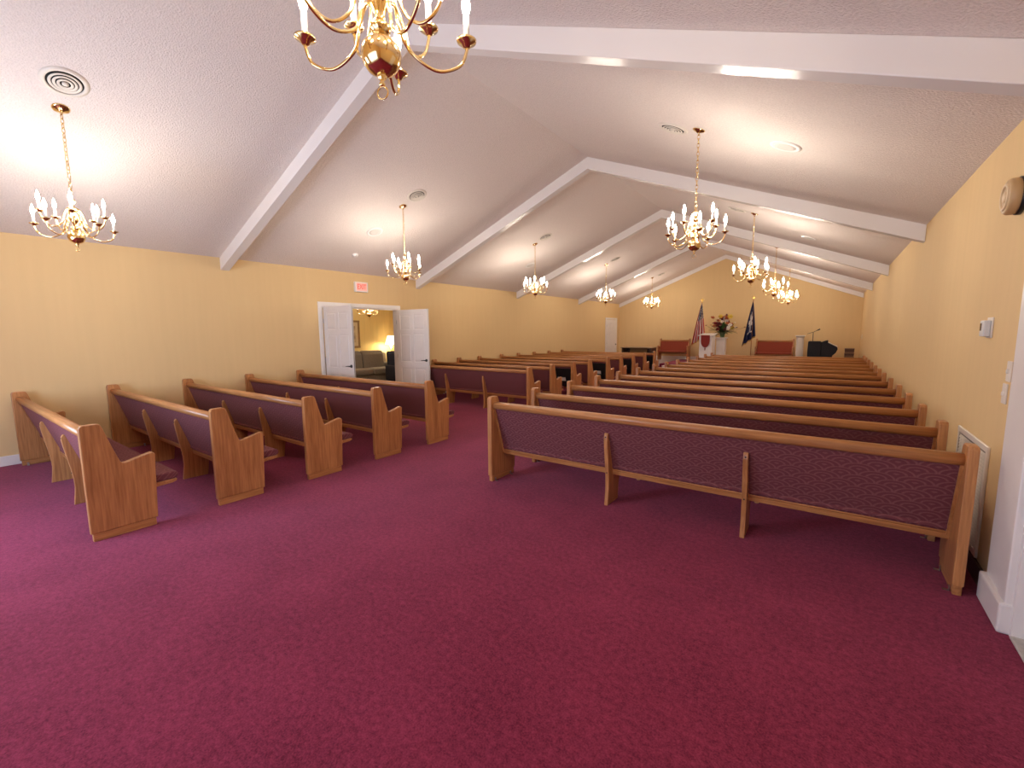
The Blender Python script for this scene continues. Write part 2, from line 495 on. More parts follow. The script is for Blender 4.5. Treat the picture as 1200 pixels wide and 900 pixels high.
def end_panel_bm(x0, x1):
    pts = [(0, .065), (0, .905), (.012, .925), (.03, .928), (.105, .928), (.125, .92), (.135, .90),
           (.185, .72), (.222, .60), (.235, .588), (.255, .588), (.40, .628), (.425, .632), (.443, .622), (.45, .605), (.447, .58), (.425, .065)]
    bm = B(); prism(bm, pts, 'x', x0, x1, bev=.007, seg=2)
    return bm


def make_pew(L, sup, name, fabm, seat=True):
    root = thing(name, '', 'pew')
    th = .052
    for x0 in (0, L - th):
        e = obj('end_panel', end_panel_bm(x0, x0 + th), oak_z, root)
        bm = B(); box(bm, x0 + .005, x0 + th - .005, .012, .412, 0, .066, .003, 1)
        obj('base_block', bm, oak_y, e)
    a, b_ = th - .004, L - th + .004
    # upholstered back: leaning slab, its lower edge further forward
    bm = B(); prism(bm, [(.055, .805), (.215, .30), (.25, .31), (.10, .815)], 'x', a, b_, bev=.008)
    obj('back_panel', bm, fabm, root)
    bm = B(); prism(bm, [(.036, .812), (.030, .835), (.036, .855), (.055, .868), (.085, .868), (.105, .855), (.112, .83), (.108, .80), (.045, .798)], 'x', a, b_, bev=0)
    for f in bm.faces:
        if abs(f.normal.x) < .5: f.smooth = True
    obj('top_rail', bm, oak_x, root)
    bm = B(); prism(bm, [(.202, .308), (.212, .272), (.268, .28), (.262, .318)], 'x', a, b_, bev=.004)
    obj('bottom_rail', bm, oak_x, root)
    for x0, s in ((a, 1), (b_ - .02, -1)):
        bm = B(); prism(bm, [(.044, .80), (.203, .30), (.225, .31), (.07, .805)], 'x', x0, x0 + .02, bev=0)
        obj('back_stile', bm, oak_z, root)
    bm = B(); prism(bm, [(.20, .318), (.215, .295), (.56, .318), (.592, .328), (.598, .345), (.58, .352), (.22, .340)], 'x', a, b_, bev=.004)
    obj('seat_board', bm, oak_x, root)
    bm = B(); prism(bm, [(.19, .345), (.58, .352), (.603, .362), (.612, .385), (.60, .408), (.57, .418), (.40, .412), (.2, .398)], 'x', a, b_, bev=.01)
    obj('seat_cushion', bm, fabm, root)
    for x in sup:
        # curved brace: bolted high on the back, sweeping down to the floor
        back = [(.100, 0), (.112, .10), (.119, .17), (.116, .26), (.104, .36), (.086, .48), (.072, .58), (.066, .64), (.070, .672), (.082, .69)]
        front = [(.105, .685), (.115, .66), (.16, .53), (.20, .40), (.225, .315), (.40, .315), (.40, .28), (.36, .16), (.34, 0)]
        bm = B(); prism(bm, back + front, 'x', x - .0175, x + .0175, bev=.004)
        s_ = obj('brace', bm, oak_z, root)
        for yy, zz in ((.064, .655), (.106, .31)):
            bm = B(); lathe(bm, [(0, .0), (.006, 0), (.006, .006), (0, .006)], 8, (x, yy, zz), axis='y'); obj('screw', bm, black_m, s_)
    # small metal floor brackets at the ends
    for x0 in (th, L - th):
        s = 1 if x0 < L / 2 else -1
        for y in (.05, .33):
            bm = B(); box(bm, min(x0, x0 + s * .03), max(x0, x0 + s * .03), y, y + .02, 0, .004); box(bm, min(x0, x0 + s * .003), max(x0, x0 + s * .003), y, y + .02, 0, .035)
            obj('floor_bracket', bm, steel, root)
    return root


LR, LL = 3.67, 3.54
RY = [3.585, 4.43, 5.33, 6.21, 7.05, 7.99, 8.93, 9.76, 10.64, 11.6, 12.53, 13.46, 14.32]
pew = make_pew(LR, [1.325, 2.46], 'church_pew', fab)
for i, y in enumerate(RY):
    o = pew if i == 0 else copy_tree(pew)
    o.location = (-2.925, y, 0)
    if i == 0: lb = 'long oak pew with burgundy arc-patterned back, nearest of right block'
    elif i == 12: lb = 'oak pew farthest away in right block, just before the platform'
    else: lb = 'oak pew in right block, %s row from the camera' % ORD[i]
    tag(o, lb, 'pew', 'pews of the right block')
pewL = make_pew(LL, [1.24, 2.33], 'church_pew', fab)
for i, y in enumerate([.71, 1.59, 2.475, 3.39, 4.295]):
    o = pewL if i == 0 else copy_tree(pewL)
    o.location = (-8.115 - (.03 if i > 2 else 0), y, 0)
    if i == 0: lb = 'leftmost oak pew, nearest of five rows before the double doors'
    elif i == 4: lb = 'oak pew standing directly in front of the open double doors'
    else: lb = 'oak pew by left wall, %s of five rows before double doors' % ORD[i]
    tag(o, lb, 'pew', 'pews by the left wall before the doors')
BYS = [7.0, 7.87, 8.80, 9.66, 10.72, 11.62, 12.56, 13.54, 14.5]
for i, y in enumerate(BYS):
    o = copy_tree(pewL); o.location = (-8.215, y, 0)
    if i == 0: lb = 'oak pew just past the double doors, first of far left block'
    elif i == 8: lb = 'oak pew farthest away in the far left block'
    else: lb = 'oak pew in far left block, %s row past the double doors' % ORD[i]
    tag(o, lb, 'pew', 'pews of the far left block')

# black book racks with a white card on the backs of alternate far-left pews
rack = thing('book_rack', '', 'rack')
bm = B(); box(bm, 0, .44, 0, .012, .02, .42); box(bm, 0, .44, -.07, .012, 0, .02); box(bm, 0, .44, -.07, -.06, 0, .14)
for x in (0, .43): prism(bm, [(.012, 0), (-.07, 0), (-.07, .14), (.012, .3)], 'x', x, x + .012)
obj('rack_body', bm, black_m, rack)
bm = B(); box(bm, .10, .30, -.052, -.044, .03, .22); obj('card', bm, white_m, rack)
for n, i in enumerate((2, 4, 6, 8)):
    o = rack if n == 0 else copy_tree(rack)
    o.location = (-8.215 + LL - .52, BYS[i] + .172, .36); o.rotation_euler = (math.radians(17.6), 0, 0)
    tag(o, 'black rack with white card on back of %s pew past the doors' % ORD[i], 'rack', 'racks on far left pews')

# ------------------------------------------------------------------ chandeliers (origin at the ball centre)


def curve_pts(ctrl, n=8):
    """Catmull-Rom through control points"""
    out = []; P = [Vector(c) for c in ctrl]; P = [P[0] * 2 - P[1]] + P + [P[-1] * 2 - P[-2]]
    for i in range(1, len(P) - 2):
        for k in range(n):
            t = k / n; a, b_, c, d_ = P[i - 1:i + 3]
            out.append(.5 * ((2 * b_) + (c - a) * t + (2 * a - 5 * b_ + 4 * c - d_) * t * t + (3 * b_ - a - 3 * c + d_) * t ** 3))
    out.append(P[-2]); return out


def make_chandelier(name, drop):
    root = thing(name, '', 'chandelier')
    bm = B(); lathe(bm, [(0, -.062), (.022, -.060), (.047, -.046), (.063, -.020), (.067, .004), (.061, .028), (.043, .048), (.027, .058), (.022, .07)], 32)
    obj('ball', bm, brass, root)
    bm = B(); lathe(bm, [(0, -.098), (.008, -.095), (.011, -.088), (.006, -.08), (.013, -.072), (.018, -.064), (.012, -.058)], 20)
    torus(bm, .020, .0028, (0, 0, -.116), Matrix.Rotation(PI / 2, 3, 'X'))
    obj('finial_ring', bm, brass, root)
    bm = B(); lathe(bm, [(.022, .068), (.034, .078), (.036, .09), (.022, .102), (.016, .115), (.02, .135), (.03, .155), (.034, .175), (.026, .195), (.014, .21), (.012, .235), (.024, .25), (.03, .262), (.028, .275), (.014, .29), (.012, .32), (.022, .335), (.024, .35), (.012, .362), (.008, .385), (0, .386)], 24)
    obj('column', bm, brass, root)
    torus_b = B(); torus(torus_b, .014, .003, (0, 0, .395), Matrix.Rotation(PI / 2, 3, 'X')); obj('top_loop', torus_b, brass, root)
    bm = B(); n = int((drop - .42) / .042)
    for k in range(n):
        z = .412 + (drop - .42) * (k + .5) / n
        R = Matrix.Rotation(PI / 2 * (k % 2), 3, 'Z') @ Matrix.Rotation(PI / 2, 3, 'X') @ Matrix.Diagonal((.62, 1.25, 1))
        torus(bm, .0205, .0046, (0, 0, z), R, 10, 6)
    obj('chain', bm, brass, root)

    def arm(ang, r, zc, zlow, z0, r_in):
        bm = B()
        # S-curved arm: leaves the column high, sweeps down and out, rises to the drip cup
        ctrl = [(.02, 0, z0), (r_in, 0, z0 + .012), (r_in + .028, 0, z0 - .05), (r_in + .05, 0, zlow + .045), ((r_in + r) / 2 + .012, 0, zlow), (r - .028, 0, zlow + .03), (r, 0, zc - .03), (r, 0, zc)]
        tube(bm, curve_pts(ctrl, 6), .0058, 8)
        a = obj('arm', bm, brass, root, rot=(0, 0, ang))
        bm = B(); lathe(bm, [(0, zc - .022), (.012, zc - .02), (.018, zc - .008), (.034, zc - .002), (.036, zc + .004), (.032, zc + .004), (.014, zc), (.014, zc + .014), (.0, zc + .014)], 20, (r, 0, 0))
        obj('drip_cup', bm, brass, a)
        bm = B(); lathe(bm, [(0, zc + .004), (.0105, zc + .004), (.0105, zc + .088), (0, zc + .089)], 12, (r, 0, 0))
        obj('candle_sleeve', bm, candle_m, a)
        bm = B(); lathe(bm, [(0, zc + .087), (.008, zc + .089), (.0135, zc + .105), (.015, zc + .118), (.0120, zc + .138), (.0065, zc + .158), (.002, zc + .174), (0, zc + .178)], 10, (r, 0, 0))
        obj('bulb', bm, bulb_m, a)
    for k in range(5):
        arm(2 * PI * k / 5, .298, .105, -.012, .155, .05)
        arm(2 * PI * (k + .5) / 5, .235, .205, .075, .255, .04)
    # canopy on the sloping ceiling
    bm = B(); lathe(bm, [(0, -.03), (.012, -.03), (.03, -.02), (.055, -.012), (.066, -.004), (.066, .004), (0, .004)], 28)
    obj('canopy', bm, brass, root, loc=(0, 0, drop))
    return root


ZB = 2.565
proto = None
CH = [('L', -6.04, y) for y in (1.1, 5.22, 9.36, 13.6, 18.15)] + [('R', -1.265, y) for y in (1.043, 5.15, 9.33, 13.4, 18.0)]
dropz = cz(-6.04) - ZB
for i, (row, x, y) in enumerate(CH):
    if proto is None:
        proto = make_chandelier('chandelier', dropz); o = proto
    else: o = copy_tree(proto)
    if i == 5: x -= .023
    o.location = (x, y, cz(x) - dropz)
    o.rotation_euler = (0, 0, math.radians({5: 200.5, 6: 4.0}.get(i, random.random() * 72)))
    for ch in o.children:
        if ch.name.startswith('canopy'):
            s = math.atan(SL) * (-1 if row == 'L' else 1)
            a = o.rotation_euler.z
            ch.rotation_euler = (Matrix.Rotation(-a, 3, 'Z') @ Matrix.Rotation(s, 3, 'Y')).to_euler()
    k = i % 5
    if i == 5: lb = 'brass ten-candle chandelier nearest the camera, cut off by the top edge'
    elif row == 'L': lb = 'lit brass chandelier of the left row, ' + ['hanging far left over the nearest pews', 'hanging near the double doors', 'third from the camera', 'fourth from the camera', 'last before the end wall'][k]
    else: lb = 'lit brass chandelier of the right row, ' + ['', 'large one over the middle of the pews', 'third from the camera', 'fourth from the camera', 'last before the end wall'][k]
    tag(o, lb, 'chandelier', 'brass chandeliers')

# ------------------------------------------------------------------ ceiling fixtures


def on_ceiling(o, x, y):
    s = math.atan(SL) * (-1 if x < XM else 1)
    o.location = (x, y, cz(x)); o.rotation_euler = (0, s, 0)


def make_diffuser():
    root = thing('ceiling_vent', '', 'vent')
    bm = B(); lathe(bm, [(.128, .0), (.126, -.010), (.132, -.016), (.15, -.014), (.168, -.003), (.168, .002)], 40); obj('rim', bm, plastic, root)
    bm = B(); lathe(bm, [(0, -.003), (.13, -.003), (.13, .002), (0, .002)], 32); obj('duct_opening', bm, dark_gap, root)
    for r, z in ((.104, -.022), (.076, -.026), (.048, -.030)):
        bm = B(); lathe(bm, [(r - .012, z + .006), (r, z), (r + .009, z + .004), (r + .006, z + .008), (r - .010, z + .010)], 36); obj('ring', bm, plastic, root)
    bm = B(); lathe(bm, [(0, -.034), (.014, -.034), (.024, -.026), (.02, -.003), (0, -.003)], 20); obj('hub', bm, plastic, root)
    return root


v0 = None
for i, (x, y) in enumerate([(-5.72, q) for q in (1.09, 5.25, 9.32, 13.57, 18.3)] + [(-1.555, q) for q in (5.22, 9.3, 13.25, 17.9)]):
    o = v0 = v0 or make_diffuser()
    if i: o = copy_tree(v0)
    on_ceiling(o, x, y)
    lb = ('round ceiling air vent beside the %s chandelier of the left row' % ORD[i]) if i < 5 else ('round ceiling air vent beside the %s chandelier of the right row' % ORD[i - 4])
    tag(o, lb, 'vent', 'round ceiling vents')


def make_speaker():
    root = thing('ceiling_speaker', '', 'speaker')
    bm = B(); lathe(bm, [(.098, -.006), (.11, -.014), (.145, -.006), (.148, .002), (.09, .002)], 36); obj('bezel', bm, white_m, root)
    bm = B(); lathe(bm, [(0, -.012), (.06, -.011), (.10, -.007), (.10, .0), (0, .0)], 36); obj('grille', bm, mat('speaker_grille', (.66, .62, .58), .6, bump=(400, .5)), root)
    return root


s0 = None
for i, (x, y, lb) in enumerate([(-.475, 5.27, 'round white ceiling speaker right of the large chandelier'), (-.47, 10.6, 'round white ceiling speaker farther along the right slope'), (-6.83, 5.22, 'round white ceiling speaker above the double doors'), (-6.84, 10.35, 'round white ceiling speaker farther along the left slope')]):
    o = s0 = s0 or make_speaker()
    if i: o = copy_tree(s0)
    on_ceiling(o, x, y); tag(o, lb, 'speaker', 'ceiling speakers')
root = thing('smoke_detector', 'small white smoke detector on the ceiling above the double doors', 'detector')
bm = B(); lathe(bm, [(0, .002), (.06, .002), (.06, -.012), (0, -.012)], 24); obj('base', bm, white_m, root)
bm = B(); lathe(bm, [(.05, -.012), (.048, -.035), (.03, -.045), (0, -.046)], 24); obj('cover', bm, white_m, root)
on_ceiling(root, -7.6, 5.33)

# ------------------------------------------------------------------ wall fixtures
# exit sign
ex = thing('exit_sign', 'white exit sign with red lettering above the double doors', 'sign', (XL, 5.87, 2.585))
bm = B(); box(bm, 0, .055, -.16, .16, -.105, .105, .006, 1); obj('housing', bm, white_m, ex)
bm = B(); box(bm, .053, .058, -.125, .125, -.08, .08); obj('face', bm, mat('exit_face', (.8, .45, .4), .4, emit=(1, .22, .16), estr=.35), ex)
fc = bpy.data.curves.new('exit', 'FONT'); fc.body = 'EXIT'; fc.size = .15; fc.align_x = 'CENTER'; fc.align_y = 'CENTER'; fc.extrude = .002
fo = bpy.data.objects.new('lettering_tmp', fc); COL.objects.link(fo)
bpy.context.view_layer.update()
me = bpy.data.meshes.new_from_object(fo.evaluated_get(bpy.context.evaluated_depsgraph_get()))
bpy.data.objects.remove(fo)
me.materials.clear(); me.materials.append(mat('exit_red', (.8, .05, .04), .4, emit=(1, .05, .03), estr=.9))
lo = bpy.data.objects.new('lettering', me); COL.objects.link(lo); lo.parent = ex
lo.location = (.060, 0, 0); lo.rotation_euler = (PI / 2, 0, PI / 2); lo.scale = (.72, 1, 1); lo['label'] = 'red EXIT lettering'

# round alarm / speaker on the right wall
al = thing('wall_alarm', 'round tan wall alarm high on the right wall', 'alarm', (XR, 3.935, 2.385))
bm = B(); lathe(bm, [(0, 0), (.108, 0), (.108, -.022), (0, -.022)], 32, axis='x'); obj('back_plate', bm, black_m, al)
bm = B(); lathe(bm, [(.10, -.022), (.104, -.032), (.103, -.058), (.096, -.068), (.088, -.072), (.0, -.072)], 36, axis='x'); obj('cover', bm, mat('tan_plastic', (.50, .33, .16), .45), al)
bm = B(); lathe(bm, [(.06, -.072), (.062, -.079), (.075, -.079), (.078, -.072)], 32, axis='x'); lathe(bm, [(0, -.078), (.03, -.078), (.034, -.072)], 24, axis='x'); obj('ring', bm, mat('pale_tan_plastic', (.66, .48, .28), .45), al)

# thermostat
thm = thing('thermostat', 'grey wall thermostat with small display on the right wall', 'thermostat', (XR, 4.26, 1.615))
bm = B(); box(bm, -.008, 0, -.062, .062, -.068, .068, .003, 1); obj('wall_plate', bm, plastic, thm)
bm = B(); box(bm, -.042, -.008, -.040, .055, -.058, .048, .006, 2); obj('body', bm, mat('light_grey_plastic', (.62, .63, .63), .4), thm)
bm = B(); box(bm, -.044, -.041, .012, .042, -.02, .03); obj('display', bm, mat('display_brown', (.07, .04, .025), .2), thm)

# switches
for i, (y, z, lb) in enumerate([(3.765, 1.36, 'upper ivory light switch plate beside the white casing'), (3.80, 1.225, 'lower ivory light switch plate beside the white casing')]):
    s = thing('light_switch', lb, 'switch', (XR, y, z), group='light switches')
    bm = B(); box(bm, -.008, 0, -.038, .038, -.06, .06, .003, 1); obj('plate', bm, plastic, s)
    bm = B(); box(bm, -.018, -.006, -.005, .005, -.012, .012, .002, 1); obj('toggle', bm, plastic, s)

# return air grille behind the nearest right pew
gr = thing('air_grille', 'white louvred return air grille low on the right wall', 'grille', (XR, 4.34, 0))
ga, gb, g0, g1 = -.395, .395, .13, .865
bm = B()
for y0, y1 in ((ga, ga + .04), (gb - .04, gb)): box(bm, -.014, 0, y0, y1, g0, g1, .003, 1)
for z0, z1 in ((g0, g0 + .04), (g1 - .04, g1)): box(bm, -.0155, -.001, ga - .0015, gb + .0015, z0 - (.0015 if z0 == g0 else 0), z1 + (.0015 if z1 == g1 else 0), .003, 1)
obj('frame', bm, plastic, gr)
bm = B(); box(bm, -.002, 0, ga + .04, gb - .04, g0 + .04, g1 - .04); obj('filter', bm, mat('grey_filter', (.22, .20, .18), .9, vary=(6, .4, (1, 1, 1))), gr)
slat = None
for k in range(26):
    z = g0 + .055 + k * (g1 - g0 - .1) / 26
    if slat is None:
        bm = B(); prism(bm, [(-.012, -.010), (-.010, -.012), (-.001, .008), (-.003, .010)], 'y', ga + .04, gb - .04)
        slat = obj('slat', bm, mat('dusty_white_paint', (.60, .55, .48), .5, vary=(3.5, .45, (1, 1, 1))), gr, loc=(0, 0, z)); o = slat
    else:
        o = slat.copy(); COL.objects.link(o); o.location = (0, 0, z)
# a small sensor far down the right wall
sw = thing('wall_sensor', 'tiny beige plate far along the right wall', 'plate', (XR, 19.0, 1.35))
bm = B(); box(bm, -.01, 0, -.05, .05, -.08, .08, .003, 1); obj('plate', bm, plastic, sw)
bm = B(); box(bm, -.018, -.008, -.01, .01, -.02, .02, .002, 1); obj('toggle', bm, plastic, sw)

# ------------------------------------------------------------------ platform and its furniture
PZ = .33
PX0, PY0 = -5.35, 17.2
bm = B(); box(bm, PX0, XR, PY0, YF - .02, 0, PZ, .01, 2); box(bm, PX0, XR, PY0 - .32, PY0 + .02, 0, PZ / 2, .01, 2)
struct('platform', bm, floor_m, 'raised burgundy carpeted platform at the far end')

bench = make_pew(1.27, [], 'clergy_bench', fab_warm_lit)
for i, (x, lb) in enumerate([(-4.84, 'short oak bench with fabric tinted as warm-lit left of the lectern'), (-1.09, 'short oak bench with fabric tinted as warm-lit right of the navy flag')]):
    o = bench if i == 0 else copy_tree(bench)
    o.location = (x, 19.75, PZ - .0); o.rotation_euler = (0, 0, PI)
    tag(o, lb, 'bench', 'platform benches')

# lectern
lc = thing('lectern', 'white lectern with a burgundy shield-shaped banner at the far platform', 'lectern', (-3.79, 17.62, PZ))
bm = B(); box(bm, -.22, .22, 0, .6, .06, 1.05, .008, 1); obj('body', bm, white_m, lc)
bm = B(); box(bm, -.25, .25, -.03, .63, 0, .07, .008, 1); obj('plinth', bm, white_m, lc)
bm = B(); prism(bm, [(-.05, 1.06), (.68, 1.13), (.68, 1.16), (-.05, 1.09)], 'x', -.27, .27, bev=.006); prism(bm, [(0, 1.04), (.6, 1.04), (.6, 1.13), (0, 1.07)], 'x', -.22, .22); obj('desk_top', bm, white_m, lc)
bm = B(); prism(bm, [(-.155, 1.09), (.155, 1.09), (.155, .86), (.14, .77), (.10, .69), (.05, .645), (0, .63), (-.05, .645), (-.10, .69), (-.14, .77), (-.155, .86)], 'y', -.058, -.048); obj('banner', bm, mat('banner_cloth', (.23, .022, .018), .8), lc)
bm = B(); lathe(bm, [(0, .63), (.012, .62), (.02, .59), (.012, .565), (.022, .53), (0, .528)], 10, (0, -.053, 0)); obj('tassel', bm, mat('banner_cloth', (.23, .022, .018), .8), lc)


# flags
def flag(name, label, loc, paint, mats, H, wl, wr):
    t = thing(name, label, 'flag', loc)
    bm = B(); lathe(bm, [(0, 0), (.16, 0), (.16, .025), (.05, .05), (.03, .09), (0, .09)], 24); obj('stand', bm, gold, t)
    bm = B(); tube(bm, [(0, 0, .05), (0, 0, H)], .016, 10); obj('pole', bm, oak_z, t)
    bm = B(); lathe(bm, [(0, H - .02), (.022, H - .01), (.012, H + .015), (.03, H + .05), (.018, H + .1), (0, H + .15)], 12)
    box(bm, -.07, .07, -.008, .008, H + .05, H + .075, .004, 1)
    obj('finial', bm, gold, t)
    # cloth gathered at the pole head, falling in a widening fan of soft folds
    bm = B(); NU, NV = 64, 64; V = []
    for j in range(NU + 1):
        u = j / NU                       # 0 at the pole head .. 1 at the fly hem
        row = []
        for i in range(NV + 1):
            v = i / NV
            w = u ** .85
            x = (wr - (wl + wr) * v) * w + .012 * math.sin(v * 19) * w
            z = H - .05 - u * (1.30 + .38 * v) - .02 * math.sin(v * 19 + 1) * u
            y = -.03 - .075 * math.sin(v * 19 + .6 * u) * w
            row.append(bm.verts.new((x, y, z)))
        V.append(row)
    for j in range(NU):
        for i in range(NV):
            f = bm.faces.new((V[j][i], V[j][i + 1], V[j + 1][i + 1], V[j + 1][i])); f.smooth = True
            f.material_index = paint((j + .5) / NU, (i + .5) / NV)
    o = obj('cloth', bm, mats, t)
    md = o.modifiers.new('thick', 'SOLIDIFY'); md.thickness = .004
    return t


red_m = mat('flag_red', (.42, .015, .02), .7); fwhite = mat('flag_white', (.78, .74, .70), .7); fblue = mat('flag_navy', (.012, .018, .075), .7)
fringe = mat('gold_fringe', (.62, .40, .10), .6)


def us(u, v):
    if u > .975: return 3
    if u < .44 and v < .86:
        cu, cv = u / .44 * 13, v / .86 * 9
        if int(cu) % 2 == int(cv) % 2 and abs(cu % 1 - .5) < .40 and abs(cv % 1 - .5) < .40: return 1
        return 2
    return 0 if int(v * 9) % 2 == 0 else 1


def palm(u, v):
    if u > .975: return 3
    # white palm tree and crescent on a navy field
    x, y = (v - .52) * .85, .58 - u
    if abs(x) < .05 and -.18 < y < .1: return 1
    r, a = math.hypot(x, y - .08), math.atan2(y - .08, x)
    if r < .10 + .14 * abs(math.cos(a * 3.5)) and y > -.03: return 1
    if abs(x) < .17 and -.2 < y < -.165: return 1
    return 2


flag('national_flag', 'striped red and white flag with starred blue canton on a pole', (-4.14, 18.4, PZ), us, [red_m, fwhite, fblue, fringe], 2.38, .34, .17)
flag('state_flag', 'navy flag with a white palm emblem on a pole', (-2.37, 18.4, PZ), palm, [fblue, fwhite, fblue, fringe], 2.38, .30, .14)

# flower arrangement on a white pedestal behind the lectern
ped2 = thing('flower_stand', 'white pedestal under the flower arrangement behind the lectern', 'pedestal', (-3.56, 19.35, PZ))
bm = B(); box(bm, -.2, .2, -.2, .2, 0, .06, .006, 1); box(bm, -.16, .16, -.16, .16, .06, .93, .004, 1); box(bm, -.2, .2, -.2, .2, .93, .98, .006, 1); obj('column', bm, white_m, ped2)
bm = B(); box(bm, -.10, .10, -.168, -.158, .2, .8, .003, 1); obj('front_panel', bm, white_m, ped2)
fl = thing('flower_arrangement', 'tall bouquet of dark red, white and yellow blooms with foliage', 'flowers', (-3.54, 19.35, PZ + .98))
bm = B(); lathe(bm, [(0, 0), (.09, 0), (.075, .03), (.10, .12), (.12, .2), (.10, .22), (0, .21)], 20); obj('vase', bm, mat('green_vase', (.10, .16, .07), .3), fl)
leafm = mat('leaf_green', (.055, .12, .03), .6); leafd = mat('leaf_dark', (.03, .055, .025), .6)
cols = [mat('bloom_red', (.22, .012, .015), .6), mat('bloom_wine', (.12, .01, .02), .6), mat('bloom_white', (.85, .78, .70), .6), mat('bloom_yellow', (.75, .55, .08), .6), mat('bloom_orange', (.55, .16, .06), .6)]
rng = random.Random(3)


def bloom_bm(r):
    bm = B()
    for ring, (n, tilt, s) in enumerate(((6, .5, 1.0), (5, 1.0, .7), (3, 1.35, .45))):
        for k in range(n):
            a = 2 * PI * (k + ring * .5) / n
            d = Vector((math.cos(a) * math.cos(tilt), math.sin(a) * math.cos(tilt), math.sin(tilt))); sd = Vector((-math.sin(a), math.cos(a), 0))
            L = r * s
            p = [Vector((0, 0, 0)), d * L * .55 + sd * L * .38, d * L, d * L * .55 - sd * L * .38]
            bm.faces.new([bm.verts.new(q) for q in p])
    lathe(bm, [(0, r * .35), (r * .2, r * .25), (r * .12, 0), (0, 0)], 8)
    return bm


def leaf_bm(L, w):
    bm = B(); prev = None
    for i in range(6):
        t = i / 5; z = L * t; x = .25 * L * t * t; ww = w * math.sin(PI * (.08 + .9 * t))
        row = [bm.verts.new((x, -ww, z)), bm.verts.new((x + .01, 0, z)), bm.verts.new((x, ww, z))]
        if prev:
            for k in range(2): bm.faces.new((prev[k], prev[k + 1], row[k + 1], row[k]))
        prev = row
    return bm


for i in range(60):
    a = rng.uniform(0, 2 * PI); e = rng.uniform(.15, 1.5); R = rng.uniform(.24, .46) * (1.3 if e > .9 else 1.05)
    d_ = Vector((math.cos(a) * math.cos(e) * 1.1, math.sin(a) * math.cos(e) * .6, math.sin(e)))
    p = Vector((0, 0, .22)) + d_ * R * 1.15
    if i % 3 == 0:
        tip = Vector((0, 0, .22)) + d_ * rng.uniform(.5, .75)
        bm = B(); tube(bm, [(0, 0, .2), tip * .55 + Vector((0, 0, .06)), tip], [.006, .005, .003], 5); obj('stem', bm, leafd, fl)
        b2 = obj('bud', bloom_bm(.05), cols[i % 5], fl, loc=tip, rot=(rng.uniform(-.5, .5), rng.uniform(-.5, .5), a))
    else:
        obj('bloom', bloom_bm(rng.uniform(.08, .13)), cols[(i * 7) % 5], fl, loc=p, rot=(rng.uniform(.3, 1.3), 0, rng.uniform(-.9, .9)))
for i in range(64):
    a = rng.uniform(0, 2 * PI); tilt = rng.uniform(.15, 1.7)
    obj('leaf', leaf_bm(rng.uniform(.3, .55), rng.uniform(.03, .06)), leafm if i % 2 else leafd, fl, loc=(0, 0, rng.uniform(.16, .3)), rot=Matrix.Rotation(a, 3, 'Z').to_4x4().to_euler() if False else (Matrix.Rotation(a, 3, 'Z') @ Matrix.Rotation(tilt, 3, 'Y')).to_euler())

# fluted pedestal
pd = thing('fluted_pedestal', 'pale fluted column pedestal right of the short oak bench', 'pedestal', (-.90, 19.3, PZ))
bm = B()
prof = []
for k in range(48):
    r = .105 if k % 2 else .118
    a = 2 * PI * k / 48; prof.append((r * math.cos(a), r * math.sin(a)))
prism(bm, prof, 'z', .08, .98); obj('shaft', bm, plastic, pd)
bm = B(); box(bm, -.15, .15, -.15, .15, 0, .05, .006, 1); lathe(bm, [(.14, .05), (.135, .075), (.11, .085)], 28); obj('base', bm, plastic, pd)
bm = B(); lathe(bm, [(.11, .975), (.13, 1.0), (.135, 1.02)], 28); box(bm, -.15, .15, -.15, .15, 1.02, 1.06, .006, 1); obj('capital', bm, plastic, pd)

# black covered keyboard, microphone, boxes
kb = thing('covered_piano', 'small piano under a black cloth beside the pale pedestal', 'piano', (0, 17.9, PZ))
bm = B(); prism(bm, [(-.60, 0), (-.615, .5), (-.605, .86), (-.59, .875), (-.27, .875), (-.25, .86), (-.245, 0)], 'y', 0, .55, bev=.012)
obj('upright_case', bm, blackcloth, kb)
bm = B(); prism(bm, [(-.25, .06), (-.25, .84), (-.16, .88), (-.075, .91), (-.055, .88), (-.06, .82), (.20, .68), (.215, .62), (.17, .50), (.08, .40), (.05, .06)], 'y', .08, .75, bev=.012)
obj('keyboard_lid', bm, blackcloth, kb)
bm = B(); prism(bm, [(-.055, .835), (.20, .697), (.205, .708), (-.052, .85)], 'y', .06, .7); obj('music_ledge', bm, plastic, kb)
for x in (-.2, 0.0):
    bm = B(); box(bm, x, x + .04, .1, .7, 0, .08); obj('foot', bm, blackcloth, kb)
mc = thing('microphone_stand', 'boom microphone stand rising behind the black covered piano', 'microphone', (-.50, 18.62, PZ))
bm = B(); lathe(bm, [(0, 0), (.13, 0), (.13, .015), (.02, .03), (0, .03)], 20); obj('base', bm, black_m, mc)
bm = B(); tube(bm, [(0, 0, .02), (0, 0, 1.17)], .011, 8); obj('pole', bm, black_m, mc)
bm = B(); tube(bm, [(-.17, 0, 1.12), (0, 0, 1.18), (.13, 0, 1.25)], .008, 8); obj('boom', bm, black_m, mc)
bm = B(); tube(bm, [(.10, 0, 1.235), (.16, 0, 1.268), (.19, 0, 1.285)], [.016, .02, .026], 10); obj('microphone', bm, black_m, mc)
bx = mat('brown_cover', (.10, .042, .025), .6); bx2 = mat('tan_cover', (.24, .13, .07), .6)
z = PZ
